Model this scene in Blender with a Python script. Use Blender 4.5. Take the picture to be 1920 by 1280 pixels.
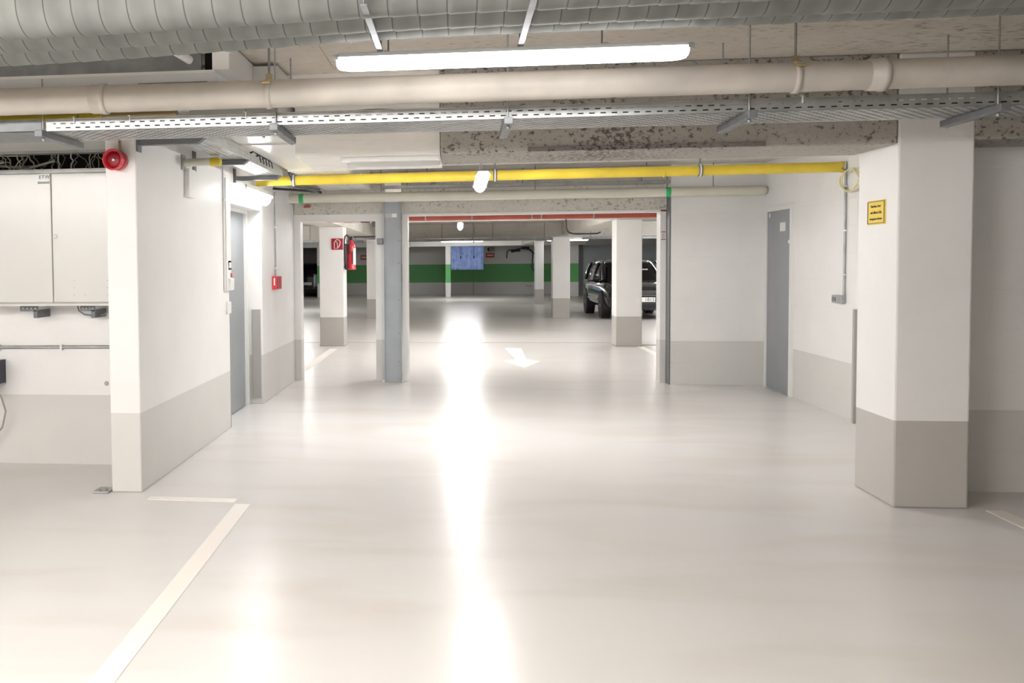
import bpy, math, random
from mathutils import Vector, Matrix
random.seed(7)
for o in list(bpy.data.objects): bpy.data.objects.remove(o)
scn = bpy.context.scene
COL = scn.collection
PI = math.pi

# ------------------------------------------------------------------ camera
cam = bpy.data.cameras.new('camera'); cam.sensor_width = 36.0; cam.lens = 1805/1920*36
cam.shift_x = (960-637)/1920; cam.shift_y = (575-640)/1920; cam.clip_start = .05; cam.clip_end = 200
co = bpy.data.objects.new('camera', cam); COL.objects.link(co)
def nrm(v): v = Vector(v); v.normalize(); return v
_d = nrm(((858-637)/1805, (492-575)/1805, 1))            # garage depth axis in camera space (right, down, forward)
_x = Vector(((14100+637)/1805, -(634-575)/1805, -1)); _x = nrm(_x - _d*_x.dot(_d))
_u = _x.cross(_d)
if _u.y > 0: _u = -_u
R = Matrix((_x, _d, _u))
co.matrix_world = Matrix.Translation((0, 0, 1.45)) @ Matrix((R@Vector((1,0,0)), R@Vector((0,-1,0)), R@Vector((0,0,-1)))).transposed().to_4x4()
scn.camera = co

# ------------------------------------------------------------------ world, exposure
w = bpy.data.worlds.new('world'); scn.world = w; w.use_nodes = True
w.node_tree.nodes['Background'].inputs[0].default_value = (.9, .93, 1, 1)
w.node_tree.nodes['Background'].inputs[1].default_value = .05
scn.view_settings.view_transform = 'Standard'; scn.view_settings.look = 'None'
scn.view_settings.gamma = 1; scn.view_settings.use_curve_mapping = False
scn.view_settings.exposure = 3.2
LAMP = 12.0            # luminaire emission

# ------------------------------------------------------------------ materials
def newmat(name):
    m = bpy.data.materials.new(name); m.use_nodes = True
    return m, m.node_tree.nodes, m.node_tree.links, m.node_tree.nodes['Principled BSDF']
def mat(name, col, rough=.5, metal=0, spec=.5, bump=0, scale=40, var=0, coat=0):
    m, N, L, B = newmat(name)
    B.inputs['Base Color'].default_value = (*col, 1); B.inputs['Roughness'].default_value = rough
    B.inputs['Metallic'].default_value = metal; B.inputs['Specular IOR Level'].default_value = spec
    B.inputs['Coat Weight'].default_value = coat; B.inputs['Coat Roughness'].default_value = .05
    if bump or var:
        g = N.new('ShaderNodeNewGeometry'); n = N.new('ShaderNodeTexNoise'); n.inputs['Scale'].default_value = scale
        n.inputs['Detail'].default_value = 6; L.new(g.outputs['Position'], n.inputs['Vector'])
        if bump:
            b = N.new('ShaderNodeBump'); b.inputs['Strength'].default_value = bump; b.inputs['Distance'].default_value = .01
            L.new(n.outputs['Fac'], b.inputs['Height']); L.new(b.outputs['Normal'], B.inputs['Normal'])
        if var:
            r = N.new('ShaderNodeValToRGB'); e = r.color_ramp.elements
            e[0].position = .35; e[1].position = .65
            e[0].color = tuple(c*(1-var) for c in col)+(1,); e[1].color = tuple(min(1, c*(1+var*.4)) for c in col)+(1,)
            L.new(n.outputs['Fac'], r.inputs['Fac']); L.new(r.outputs['Color'], B.inputs['Base Color'])
    return m
def emit(name, col, s):
    m, N, L, B = newmat(name)
    B.inputs['Base Color'].default_value = (.9,.9,.9,1)
    B.inputs['Emission Color'].default_value = (*col, 1); B.inputs['Emission Strength'].default_value = s
    return m
def banded(name, top, bands, blocks=None, rough=.45, bump=.15):
    """wall paint; bands = [(z0, z1, colour)] painted stripes; blocks = masonry joints (axis)"""
    m, N, L, B = newmat(name)
    B.inputs['Roughness'].default_value = rough
    g = N.new('ShaderNodeNewGeometry'); s = N.new('ShaderNodeSeparateXYZ'); L.new(g.outputs['Position'], s.inputs[0])
    nz = N.new('ShaderNodeTexNoise'); nz.inputs['Scale'].default_value = 2.2; nz.inputs['Detail'].default_value = 5
    L.new(g.outputs['Position'], nz.inputs['Vector'])
    prev = None
    for z0, z1, c in bands:
        a = N.new('ShaderNodeMath'); a.operation = 'GREATER_THAN'; a.inputs[1].default_value = z0; L.new(s.outputs['Z'], a.inputs[0])
        b = N.new('ShaderNodeMath'); b.operation = 'LESS_THAN'; b.inputs[1].default_value = z1; L.new(s.outputs['Z'], b.inputs[0])
        k = N.new('ShaderNodeMath'); k.operation = 'MULTIPLY'; L.new(a.outputs[0], k.inputs[0]); L.new(b.outputs[0], k.inputs[1])
        x = N.new('ShaderNodeMix'); x.data_type = 'RGBA'; L.new(k.outputs[0], x.inputs[0])
        if prev is None: x.inputs[6].default_value = (*top, 1)
        else: L.new(prev, x.inputs[6])
        x.inputs[7].default_value = (*c, 1); prev = x.outputs[2]
    v = N.new('ShaderNodeMix'); v.data_type = 'RGBA'; v.blend_type = 'MULTIPLY'
    rr = N.new('ShaderNodeMapRange'); rr.inputs[1].default_value = .3; rr.inputs[2].default_value = .7; rr.inputs[3].default_value = .95; rr.inputs[4].default_value = 1
    L.new(nz.outputs['Fac'], rr.inputs[0]); v.inputs[0].default_value = 1
    if prev is None: v.inputs[6].default_value = (*top, 1)
    else: L.new(prev, v.inputs[6])
    L.new(rr.outputs[0], v.inputs[7]); colout = v.outputs[2]
    n2 = N.new('ShaderNodeTexNoise'); n2.inputs['Scale'].default_value = 60; L.new(g.outputs['Position'], n2.inputs['Vector'])
    bp = N.new('ShaderNodeBump'); bp.inputs['Strength'].default_value = bump; bp.inputs['Distance'].default_value = .004
    L.new(n2.outputs['Fac'], bp.inputs['Height'])
    if blocks:
        cb = N.new('ShaderNodeCombineXYZ'); L.new(s.outputs[blocks], cb.inputs[0]); L.new(s.outputs['Z'], cb.inputs[1])
        br = N.new('ShaderNodeTexBrick'); br.inputs['Scale'].default_value = 1
        br.inputs['Brick Width'].default_value = .5; br.inputs['Row Height'].default_value = .25
        br.inputs['Mortar Size'].default_value = .006; br.inputs['Mortar Smooth'].default_value = .6
        L.new(cb.outputs[0], br.inputs['Vector'])
        b2 = N.new('ShaderNodeBump'); b2.invert = True; b2.inputs['Strength'].default_value = .22; b2.inputs['Distance'].default_value = .01
        L.new(br.outputs['Fac'], b2.inputs['Height']); L.new(bp.outputs['Normal'], b2.inputs['Normal'])
        L.new(b2.outputs['Normal'], B.inputs['Normal'])
    else: L.new(bp.outputs['Normal'], B.inputs['Normal'])
    L.new(colout, B.inputs['Base Color'])
    return m
def rough_concrete(name, base, pit, sc=28, sx=1.0, thr=.36, bump=.6):
    m, N, L, B = newmat(name); B.inputs['Roughness'].default_value = .9; B.inputs['Specular IOR Level'].default_value = .2
    g = N.new('ShaderNodeNewGeometry'); mp = N.new('ShaderNodeMapping'); mp.inputs['Scale'].default_value = (sx, 1, 1.3)
    L.new(g.outputs['Position'], mp.inputs['Vector'])
    a = N.new('ShaderNodeTexNoise'); a.inputs['Scale'].default_value = sc; a.inputs['Detail'].default_value = 8; a.inputs['Roughness'].default_value = .65
    b = N.new('ShaderNodeTexNoise'); b.inputs['Scale'].default_value = 1.7; b.inputs['Detail'].default_value = 4
    L.new(mp.outputs[0], a.inputs['Vector']); L.new(mp.outputs[0], b.inputs['Vector'])
    sub = N.new('ShaderNodeMath'); sub.operation = 'MULTIPLY_ADD'; sub.inputs[1].default_value = .35; 
    L.new(b.outputs['Fac'], sub.inputs[0]); L.new(a.outputs['Fac'], sub.inputs[2])
    r = N.new('ShaderNodeValToRGB'); e = r.color_ramp.elements
    e[0].position = thr+.17; e[0].color = (*pit, 1); e[1].position = thr+.24; e[1].color = (*base, 1)
    e2 = r.color_ramp.elements.new(min(.99, thr+.5)); e2.color = tuple(min(1, c*1.12) for c in base)+(1,)
    L.new(sub.outputs[0], r.inputs['Fac']); L.new(r.outputs['Color'], B.inputs['Base Color'])
    bp = N.new('ShaderNodeBump'); bp.inputs['Strength'].default_value = bump; bp.inputs['Distance'].default_value = .01
    L.new(sub.outputs[0], bp.inputs['Height']); L.new(bp.outputs['Normal'], B.inputs['Normal'])
    return m

WHITE = (.88, .87, .855); DADO = (.70, .685, .66); GREEN = (.10, .40, .12)
M = {}
M['wall'] = banded('white_wall_paint', WHITE, [(-1, .51, DADO)])
M['wall_x'] = banded('white_block_wall_facing_camera', WHITE, [(-1, .51, DADO)], 'X')
M['wall_y'] = banded('white_block_wall_side', WHITE, [(-1, .51, DADO)], 'Y')
M['pillar'] = banded('white_pillar_paint', WHITE, [(-1, .51, (.52, .50, .47))])
M['farwall_dim'] = banded('far_paint_dimmed', (.62, .61, .59), [(.545, 1.37, (.085, .33, .09))])  # darker copy of the far paint, dimness put into the colour
M['farframe_lit'] = banded('far_paint_lit', (.86, .85, .83), [(.6, 1.37, (.14, .52, .16))])  # same far paint lightened where lamps reach, light put into the colour
M['plain'] = banded('plain_white_paint', WHITE, [])
M['rough'] = rough_concrete('rough_concrete', (.47, .445, .405), (.16, .14, .13), 34, thr=.385, bump=.9)
M['rough_pale'] = rough_concrete('pale_rough_concrete', (.66, .63, .57), (.30, .28, .25), 30, thr=.335)  # paler concrete copy, its brightness stands in for lamp light missing on hall beams
M['wool'] = rough_concrete('wood_wool_board', (.82, .75, .66), (.42, .36, .30), 45, .35, thr=.33)
M['board'] = rough_concrete('painted_board', (.90, .875, .83), (.74, .70, .65), 18, .3, thr=.22, bump=.2)
M['ceil'] = rough_concrete('ceiling_concrete', (.62, .59, .54), (.42, .39, .35), 14, thr=.30, bump=.3)
M['galv'] = mat('galvanised_steel', (.43, .44, .435), .42, .75, var=.18, scale=9)
M['galv_d'] = mat('dull_galvanised_steel', (.25, .26, .27), .5, .6, var=.15, scale=12)
M['grey_m'] = mat('grey_bracket_paint', (.17, .18, .19), .5, .2)
M['duct'] = mat('duct_wrap', (.52, .525, .50), .5, .25, var=.16, scale=6, bump=.15)
M['beige'] = mat('beige_pipe_plastic', (.50, .46, .405), .5, var=.16, scale=3.5)
M['beige2'] = mat('cream_pipe_plastic', (.72, .70, .60), .25, var=.06, scale=3)
M['yellow'] = mat('yellow_pipe_paint', (.80, .60, .06), .35, var=.12, scale=5)
M['red_p'] = mat('red_pipe_paint', (.50, .10, .07), .35, var=.15, scale=4)
M['red'] = mat('red_plastic', (.62, .03, .05), .3, coat=.3)
M['red_d'] = mat('dark_red_plastic', (.30, .01, .02), .45)
M['sign_r'] = mat('red_sign', (.42, .02, .04), .35)
M['white_p'] = mat('white_plastic', (.82, .82, .80), .35)
M['cabinet'] = mat('grey_white_enamel', (.72, .71, .68), .22, var=.03, scale=2)
M['door'] = mat('grey_door_paint', (.31, .33, .35), .4, var=.05, scale=3)
M['door_l'] = mat('pale_blue_door_paint', (.52, .58, .62), .5)
M['steel_blue'] = mat('blue_grey_steel_paint', (.40, .43, .46), .42, var=.08, scale=6)
M['guard'] = mat('corner_guard_rubber', (.40, .39, .37), .55)
M['black'] = mat('black_rubber', (.015, .015, .017), .5)
M['cable'] = mat('dark_cable', (.03, .03, .05), .45)
M['cable_g'] = mat('grey_cable', (.35, .33, .28), .5)
M['void_shade'] = mat('painted_recess_shade', (.02, .018, .016), .9)  # near-black colour standing in for shade inside recesses
M['yel_s'] = mat('yellow_sign', (.86, .62, .06), .4)
M['ink'] = mat('dark_ink', (.05, .05, .05), .6)
M['line'] = mat('white_line_paint', (.93, .88, .82), .4)
M['joint'] = mat('joint_sealant', (.16, .15, .14), .6)
M['joint_r'] = rough_concrete('mortar_groove', (.24, .21, .20), (.08, .07, .07), 50, thr=.38)
M['green'] = mat('green_tape', (.05, .5, .16), .4)
M['carpaint'] = mat('black_car_paint', (.012, .014, .022), .18, .3, coat=1)
M['glass_d'] = mat('dark_car_glass', (.006, .006, .007), .12, spec=.3)
M['chrome'] = mat('chrome', (.75, .75, .77), .12, 1)
M['tail'] = mat('tail_light', (.35, .01, .01), .2, coat=1)
M['lamp_g'] = mat('headlight_glass', (.65, .68, .72), .08, .4, coat=1)
M['silver'] = mat('silver_trim_and_glint', (.62, .63, .65), .3, .3)  # side trim, and the painted highlight on the far car's wing
M['blue_s'] = mat('blue_plastic_sheet', (.24, .34, .66), .45, var=.25, scale=5, bump=.5)
M['cream_c'] = mat('pale_yellow_cable', (.80, .74, .42), .4)
M['brass'] = mat('brass_fitting', (.5, .38, .2), .4, .8)
M['label'] = mat('paper_label', (.84, .84, .82), .6)
M['tube'] = emit('lit_diffuser', (1, .985, .97), LAMP)
M['tube_soft'] = emit('opal_lit_diffuser', (1, .985, .98), LAMP*.2)
def duct_mat():
    m, N, L, B = newmat('wrapped_duct'); B.inputs['Roughness'].default_value = .75; B.inputs['Metallic'].default_value = 0
    g = N.new('ShaderNodeTexCoord'); s = N.new('ShaderNodeSeparateXYZ'); L.new(g.outputs['Object'], s.inputs[0])
    a = N.new('ShaderNodeMath'); a.operation = 'DIVIDE'; a.inputs[1].default_value = .108; L.new(s.outputs['X'], a.inputs[0])
    f = N.new('ShaderNodeMath'); f.operation = 'FRACT'; L.new(a.outputs[0], f.inputs[0])
    r = N.new('ShaderNodeValToRGB'); e = r.color_ramp.elements
    e[0].position = 0; e[0].color = (.09,.092,.087,1); e[1].position = .05; e[1].color = (.225,.232,.218,1)
    q = e.new(.035); q.color = (.09,.092,.087,1); q = e.new(.55); q.color = (.205,.212,.198,1); q = e.new(.93); q.color = (.25,.257,.242,1)
    L.new(f.outputs[0], r.inputs['Fac'])
    n = N.new('ShaderNodeTexNoise'); n.inputs['Scale'].default_value = 7; L.new(g.outputs['Object'], n.inputs['Vector'])
    mr = N.new('ShaderNodeMapRange'); mr.inputs[1].default_value = .3; mr.inputs[2].default_value = .7; mr.inputs[3].default_value = .82; mr.inputs[4].default_value = 1.05
    L.new(n.outputs['Fac'], mr.inputs[0]); mx = N.new('ShaderNodeMix'); mx.data_type = 'RGBA'; mx.blend_type = 'MULTIPLY'; mx.inputs[0].default_value = 1
    L.new(r.outputs['Color'], mx.inputs[6]); L.new(mr.outputs[0], mx.inputs[7]); L.new(mx.outputs[2], B.inputs['Base Color'])
    return m
M['duct'] = duct_mat()
# floor: glossy sealed epoxy
def floor_mat():
    m, N, L, B = newmat('sealed_epoxy_floor')
    g = N.new('ShaderNodeNewGeometry'); mp = N.new('ShaderNodeMapping'); mp.inputs['Scale'].default_value = (.45, 1.3, 1)
    L.new(g.outputs['Position'], mp.inputs['Vector'])
    a = N.new('ShaderNodeTexNoise'); a.inputs['Scale'].default_value = 1.6; a.inputs['Detail'].default_value = 3; a.inputs['Roughness'].default_value = .45
    a.inputs['Distortion'].default_value = .6
    L.new(mp.outputs[0], a.inputs['Vector'])
    r = N.new('ShaderNodeValToRGB'); e = r.color_ramp.elements
    e[0].position = .28; e[0].color = (.70, .665, .63, 1); e[1].position = .50; e[1].color = (.745, .73, .715, 1)
    e2 = r.color_ramp.elements.new(.75); e2.color = (.765, .75, .735, 1)
    L.new(a.outputs['Fac'], r.inputs['Fac']); L.new(r.outputs['Color'], B.inputs['Base Color'])
    rr = N.new('ShaderNodeMapRange'); rr.inputs[1].default_value = .3; rr.inputs[2].default_value = .7; rr.inputs[3].default_value = .27; rr.inputs[4].default_value = .24
    L.new(a.outputs['Fac'], rr.inputs[0]); L.new(rr.outputs[0], B.inputs['Roughness'])
    b = N.new('ShaderNodeTexNoise'); b.inputs['Scale'].default_value = 3.5; b.inputs['Detail'].default_value = 2; L.new(g.outputs['Position'], b.inputs['Vector'])
    bp = N.new('ShaderNodeBump'); bp.inputs['Strength'].default_value = .03; bp.inputs['Distance'].default_value = .02
    L.new(b.outputs['Fac'], bp.inputs['Height']); L.new(bp.outputs['Normal'], B.inputs['Normal'])
    B.inputs['IOR'].default_value = 1.45; B.inputs['Specular IOR Level'].default_value = .24
    return m
M['floor'] = floor_mat()

# ------------------------------------------------------------------ mesh builder
class MB:
    def __init__(s): s.v = []; s.f = []; s.sm = []
    def _add(s, vs, fs, smooth=False):
        k = len(s.v); s.v += [Vector(v) for v in vs]
        for f in fs: s.f.append(tuple(i+k for i in f)); s.sm.append(smooth)
        return s
    def box(s, x0, x1, y0, y1, z0, z1):
        return s._add([(x,y,z) for z in (z0,z1) for y in (y0,y1) for x in (x0,x1)],
                      [(0,2,3,1),(4,5,7,6),(0,1,5,4),(2,6,7,3),(0,4,6,2),(1,3,7,5)])
    def prism(s, pts, z0, z1, axis='z'):
        """extrude 2D polygon; axis z: pts=(x,y); y: pts=(x,z); x: pts=(y,z)"""
        n = len(pts)
        P = {'z': lambda p, t: (p[0], p[1], t), 'y': lambda p, t: (p[0], t, p[1]), 'x': lambda p, t: (t, p[0], p[1])}[axis]
        vs = [P(p, z0) for p in pts]+[P(p, z1) for p in pts]
        return s._add(vs, [tuple(range(n))[::-1], tuple(range(n, 2*n))]+[(i,(i+1)%n,n+(i+1)%n,n+i) for i in range(n)])
    def rings(s, rings, cap=True, smooth=True):
        n = len(rings[0]); vs = [p for r in rings for p in r]; fs = []
        for a in range(len(rings)-1):
            for i in range(n):
                j = (i+1) % n; fs.append((a*n+i, a*n+j, (a+1)*n+j, (a+1)*n+i))
        s._add(vs, fs, smooth)
        if cap: s._add(rings[0], [tuple(range(n))[::-1]]); s._add(rings[-1], [tuple(range(n))])
        return s
    def tube(s, path, r, n=10, rf=None, cap=True):
        path = [Vector(p) for p in path]; T = []
        for i in range(len(path)):
            a = path[max(0, i-1)]; b = path[min(len(path)-1, i+1)]; T.append((b-a).normalized())
        up = Vector((0,0,1)) if abs(T[0].z) < .9 else Vector((0,1,0))
        rings = []; u = (up - T[0]*up.dot(T[0])).normalized()
        for i, p in enumerate(path):
            u = (u - T[i]*u.dot(T[i])).normalized(); v = T[i].cross(u)
            rr = r if rf is None else rf(i, r)
            rings.append([p+(u*math.cos(t)+v*math.sin(t))*rr for t in [2*PI*k/n for k in range(n)]])
        return s.rings(rings, cap)
    def lathe(s, c, ax, prof, n=24):
        """prof = [(dist along axis, radius)]"""
        c = Vector(c); ax = Vector(ax).normalized(); up = Vector((0,0,1)) if abs(ax.z) < .9 else Vector((1,0,0))
        u = (up-ax*up.dot(ax)).normalized(); v = ax.cross(u)
        return s.rings([[c+ax*d+(u*math.cos(t)+v*math.sin(t))*r for t in [2*PI*k/n for k in range(n)]] for d, r in prof])
    def holed(s, us, vs, P, skip, th, nrmv):
        """sheet over grid us x vs with skipped cells, thickness th along nrmv"""
        nu, nv = len(us), len(vs); k = len(s.v); t = Vector(nrmv)*th
        for a in us:
            for b in vs: s.v.append(Vector(P(a, b)))
        for a in us:
            for b in vs: s.v.append(Vector(P(a, b))+t)
        o = nu*nv; I = lambda i, j: k+i*nv+j
        solid = lambda i, j: 0 <= i < nu-1 and 0 <= j < nv-1 and not skip(i, j)
        for i in range(nu-1):
            for j in range(nv-1):
                if not solid(i, j): continue
                q = [I(i,j), I(i+1,j), I(i+1,j+1), I(i,j+1)]
                s.f.append(tuple(q)); s.f.append(tuple(x+o for x in q[::-1])); s.sm += [False]*2
                for (di, dj), (a, b) in {(0,-1):(0,1), (1,0):(1,2), (0,1):(2,3), (-1,0):(3,0)}.items():
                    if not solid(i+di, j+dj):
                        s.f.append((q[a], q[a]+o, q[b]+o, q[b])[::-1]); s.sm.append(False)
        return s
    def build(s, name, m, parent=None, bevel=0, origin=None, local=False):
        me = bpy.data.meshes.new(name)
        if parent is not None:
            if local: off = Vector((0,0,0))
            else:
                off = Vector(parent.location)
                if parent.parent: off = off + Vector(parent.parent.location)
            loc = Vector((0,0,0))
        else:
            if origin is None:
                xs = [v.x for v in s.v]; ys = [v.y for v in s.v]; zs = [v.z for v in s.v]
                origin = ((min(xs)+max(xs))/2, (min(ys)+max(ys))/2, min(zs))
            off = Vector(origin); loc = off
        me.from_pydata([v-off for v in s.v], [], s.f); me.update()
        me.polygons.foreach_set('use_smooth', s.sm)
        me.materials.append(M[m] if isinstance(m, str) else m)
        o = bpy.data.objects.new(name, me); COL.objects.link(o); o.location = loc
        if parent is not None: o.parent = parent
        if bevel:
            b = o.modifiers.new('bevel', 'BEVEL'); b.width = bevel; b.segments = 2; b.limit_method = 'ANGLE'
        return o
def tag(o, label, cat, group=None, kind=None):
    o['label'] = label; o['category'] = cat
    if group: o['group'] = group
    if kind: o['kind'] = kind
    return o
def thing(name, loc, label, cat, group=None):
    o = bpy.data.objects.new(name, None); COL.objects.link(o); o.location = loc; o.empty_display_size = .1
    return tag(o, label, cat, group)
def struct(o): o['kind'] = 'structure'; return o
def box(*a): return MB().box(*a)
def text(s, size, rot, loc, m, name, parent, ext=.0006, align='CENTER', spacing=1):
    cu = bpy.data.curves.new('t', 'FONT'); cu.body = s; cu.size = size; cu.extrude = ext; cu.align_x = align; cu.align_y = 'CENTER'
    cu.resolution_u = 3; cu.space_character = spacing
    ob = bpy.data.objects.new('t', cu); COL.objects.link(ob)
    bpy.context.view_layer.update()
    me = bpy.data.meshes.new_from_object(ob.evaluated_get(bpy.context.evaluated_depsgraph_get()))
    bpy.data.objects.remove(ob)
    T = Matrix.Translation(Vector(loc)) @ Matrix.Rotation(rot[2], 4, 'Z') @ Matrix.Rotation(rot[0], 4, 'X')
    me.transform(T)
    off = Vector(parent.location)+(Vector(parent.parent.location) if parent.parent else Vector((0,0,0)))
    me.transform(Matrix.Translation(-off)); me.materials.clear(); me.materials.append(M[m])
    o = bpy.data.objects.new(name, me); COL.objects.link(o); o.parent = parent
    return o
FRONT = (PI/2, 0, 0); TOLEFT = (PI/2, 0, -PI/2)
def arc(c, r, a0, a1, n, pl='xz', y=None):
    out = []
    for i in range(n+1):
        t = a0+(a1-a0)*i/n; p = Vector(c)
        if pl == 'xz': p += Vector((math.cos(t)*r, 0, math.sin(t)*r))
        else: p += Vector((0, math.cos(t)*r, math.sin(t)*r))
        out.append(p)
    return out

# ================================================================== SETTING
CN, CM, CH, CF = 2.62, 2.42, 2.56, 2.45      # ceiling heights: near bay, middle bay, far hall
struct(box(-9, 10, -8, 47.5, -.2, 0).build('floor', 'floor'))
struct(box(-9, 10, -8, 5.95, CN, CN+.2).build('ceiling', 'wool'))
struct(box(-9, 10, 5.97, 11.78, CH, CH+.1).build('ceiling', 'ceil'))
struct(box(-9, 10, 11.78, 47.5, CF, CF+.2).build('ceiling', 'ceil'))
# left pier with its wall, door recess, wall beyond
struct(box(-2.21, -2.01, 5.9, 8.35, 0, CH).build('wall_left', 'wall', bevel=.008))
struct(box(-2.21, -2.01, 8.35, 9.8, 2.0, CH).build('wall_left_lintel', 'plain'))
struct(box(-2.30, -2.01, 9.8, 11.8, 0, CH).build('wall_left_beyond_door', 'wall', bevel=.006))
struct(box(-2.6, -2.215, 8.2, 9.8, 0, CH).build('wall_left_recess', 'wall'))
struct(box(-9, -2.21, 6.72, 6.92, 0, CN+.1).build('wall_bay_left', 'wall'))
struct(box(2.92, 10, 6.35, 6.5, 0, CN+.1).build('wall_bay_right', 'wall_x'))
struct(box(3.5, 3.7, 6.5, 11.6, 0, CH).build('wall_right', 'wall_y'))
struct(box(2.46, 3.7, 11.6, 11.85, 0, CH).build('wall_right_end', 'wall_x'))
# portal wall
struct(box(-2.30, -1.932, 11.8, 12.0, 0, CF).build('wall_portal_left', 'wall'))
struct(box(-1.932, -1.0, 11.8, 12.0, 1.972, 2.055).build('trim_1', 'plain'))
struct(box(-1.0, -.89, 11.8, 12.0, 0, 2.055).build('wall_portal_jamb', 'wall'))
struct(box(-.675, -.6, 11.776, 12.0, 0, 2.048).build('trim_2', 'plain', bevel=.004))
struct(box(-2.0, -.88, 11.78, 12.0, 2.055, CF+.3).build('wall_portal_header_left', 'rough_pale'))
struct(box(-.68, 2.44, 11.78, 12.0, 2.05, CF+.3).build('wall_portal_header', 'rough_pale'))
struct(box(-.599, 2.379, 11.77, 12.0, 2.025, 2.049).build('trim_3', 'plain'))
struct(box(2.38, 2.445, 11.78, 12.0, 0, 2.03).build('wall_portal_jamb_right', 'wall'))
struct(box(-9, -2.3, 11.8, 12, 0, CF+.3).build('wall_behind_left', 'wall'))
struct(box(3.7, 10, 11.65, 11.85, 0, CF+.3).build('wall_behind_right', 'wall'))
# outer shell
struct(box(-9.2, -9, -8, 47.5, 0, CN+.3).build('wall_far_left', 'wall'))
struct(box(10, 10.2, -8, 47.5, 0, CN+.3).build('wall_far_right', 'wall'))
struct(box(-9.2, 10.2, -8.2, -8, 0, CN+.3).build('wall_rear', 'wall_x'))
# far hall
struct(box(-5.6, 4.75, 44.3, 44.5, 0, CF).build('wall_far', 'farwall_dim'))
struct(box(4.75, 10, 42.6, 42.8, 0, CF).build('wall_far_right_end', 'farframe_lit'))
struct(box(-9, -5.6, 46.4, 46.6, 0, CF).build('wall_far_bay', 'farwall_dim'))
struct(box(-5.75, -5.6, 41.3, 46.4, 0, CF).build('wall_far_bay_side', 'farwall_dim'))
struct(box(-9, 5.3, 41, 41.25, 2.14, CF).build('trim_4', 'plain'))
struct(box(.7, .72, 44.285, 44.3, 0, 2.14).build('trim_5', 'joint'))
struct(box(-2.95, 2.7, 17.52, 17.55, 0, .002).build('trim_6', 'joint'))
struct(box(3.1, 6.0, 17.0, 17.12, 0, .002).build('trim_7', 'joint'))

# beams (part of the structure)
struct(box(-.1, 2.505, 5.9, 6.5, 2.105, CN).build('wall_beam', 'rough', bevel=.01))
struct(box(2.92, 10, 5.9, 6.35, 2.12, CN).build('wall_beam_right', 'rough', bevel=.01))
struct(box(.42, 1.78, 5.885, 5.9, 2.110, 2.134).build('trim_8', 'joint_r'))
struct(box(-1.0, -.105, 5.95, 6.85, 2.115, CN).build('wall_beam_boarded', 'board'))
struct(box(-2.01, -1.0, 5.95, 6.1, CM+.02, CN+.1).build('wall_beam_left', 'board'))
struct(box(-9, -2.21, 5.95, 6.1, CM+.02, CN+.1).build('wall_beam_bay', 'board'))
struct(box(-9, 10, 25.3, 25.75, 2.085, CF).build('wall_beam_hall', 'rough_pale'))
struct(box(-9, 10, 33.6, 34.0, 2.25, CF).build('wall_beam_back', 'rough_pale'))
struct(box(2.65, 3.1, 12.0, 41, 2.16, CF).build('wall_beam_length', 'rough_pale'))
struct(box(-2.41, -1.98, 12.0, 41, 2.10, CF).build('wall_beam_length_left', 'rough_pale'))
struct(box(-9, 10, 16.8, 17.15, 2.17, CF).build('wall_beam_front', 'rough_pale'))

# doors
d = struct(box(-2.215, -2.17, 8.75, 9.66, .01, 1.965).build('door_1', 'door'))
struct(MB().box(-2.23, -2.14, 8.68, 8.75, 0, 2.0).box(-2.23, -2.14, 9.66, 9.72, 0, 2.0).box(-2.23, -2.14, 8.751, 9.659, 1.965, 2.0).build('door_frame', 'white_p', d))
MB().tube([(-2.17,8.85,1.05),(-2.12,8.85,1.05),(-2.12,8.97,1.05)], .01).build('door_handle', 'galv', d)
d = struct(box(3.484, 3.52, 10.66, 11.43, .01, 1.985).build('door_2', 'door'))
MB().box(3.47, 3.53, 10.60, 10.66, 0, 2.03).box(3.47, 3.53, 11.43, 11.48, 0, 2.03).box(3.47, 3.53, 10.661, 11.429, 1.985, 2.03).build('door_frame', 'white_p', d)
box(3.480, 3.485, 10.83, 11.0, 1.755, 1.85).build('notice', 'label', d)
box(3.478, 3.485, 10.66, 10.73, 1.62, 1.655).build('sticker', 'label', d)
box(3.478, 3.485, 11.33, 11.36, 1.92, 1.965).build('door_label', 'label', d)
d = struct(box(5.36, 8.6, 42.5, 42.62, .03, 2.12).build('door_3', 'door_l'))
MB().box(5.18, 5.36, 42.45, 42.62, 0, 2.16).box(8.6, 8.72, 42.45, 42.62, 0, 2.16).build('door_frame', 'grey_m', d)

# ================================================================== PILLARS
def pillar(x0, x1, y0, y1, z1, label, m='pillar', kerb=True, group=None):
    t = thing('pillar', ((x0+x1)/2, (y0+y1)/2, 0), label, 'pillar', group)
    box(x0, x1, y0, y1, 0, z1).build('shaft', m, t, bevel=.012)
    if kerb: box(x0-.006, x1+.006, y0-.006, y1+.006, 0, .012).build('base_seal', 'guard', t)
    return t
pillar(2.51, 2.92, 5.9, 6.45, 2.62, 'broad white pillar with grey foot carrying the yellow sign', kerb=False)
pillar(-2.41, -1.98, 16.75, 17.2, 2.1, 'white pillar with grey foot carrying the red extinguisher sign')
pillar(2.66, 3.09, 16.75, 17.2, 2.16, 'white pillar with grey foot standing in front of the parked dark car')
pillar(2.42, 2.86, 25.2, 25.6, 2.085, 'shaded white pillar with grey foot left of the parked dark car')
pillar(-2.37, -1.95, 25.2, 25.6, 2.085, 'white pillar seen just left of the blue-grey steel post')
pillar(2.63, 2.92, 33.5, 33.9, 2.25, 'slim bright white pillar with pale grey foot before the green wall stripe')
pillar(-.51, -.29, 41.0, 41.25, 2.14, 'slim white post with bright green band left of the blue sheet', 'farframe_lit', False)
pillar(4.63, 5.0, 41.0, 41.35, 2.14, 'white post with bright green band beside the pale blue gate', 'farframe_lit', False)
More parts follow.
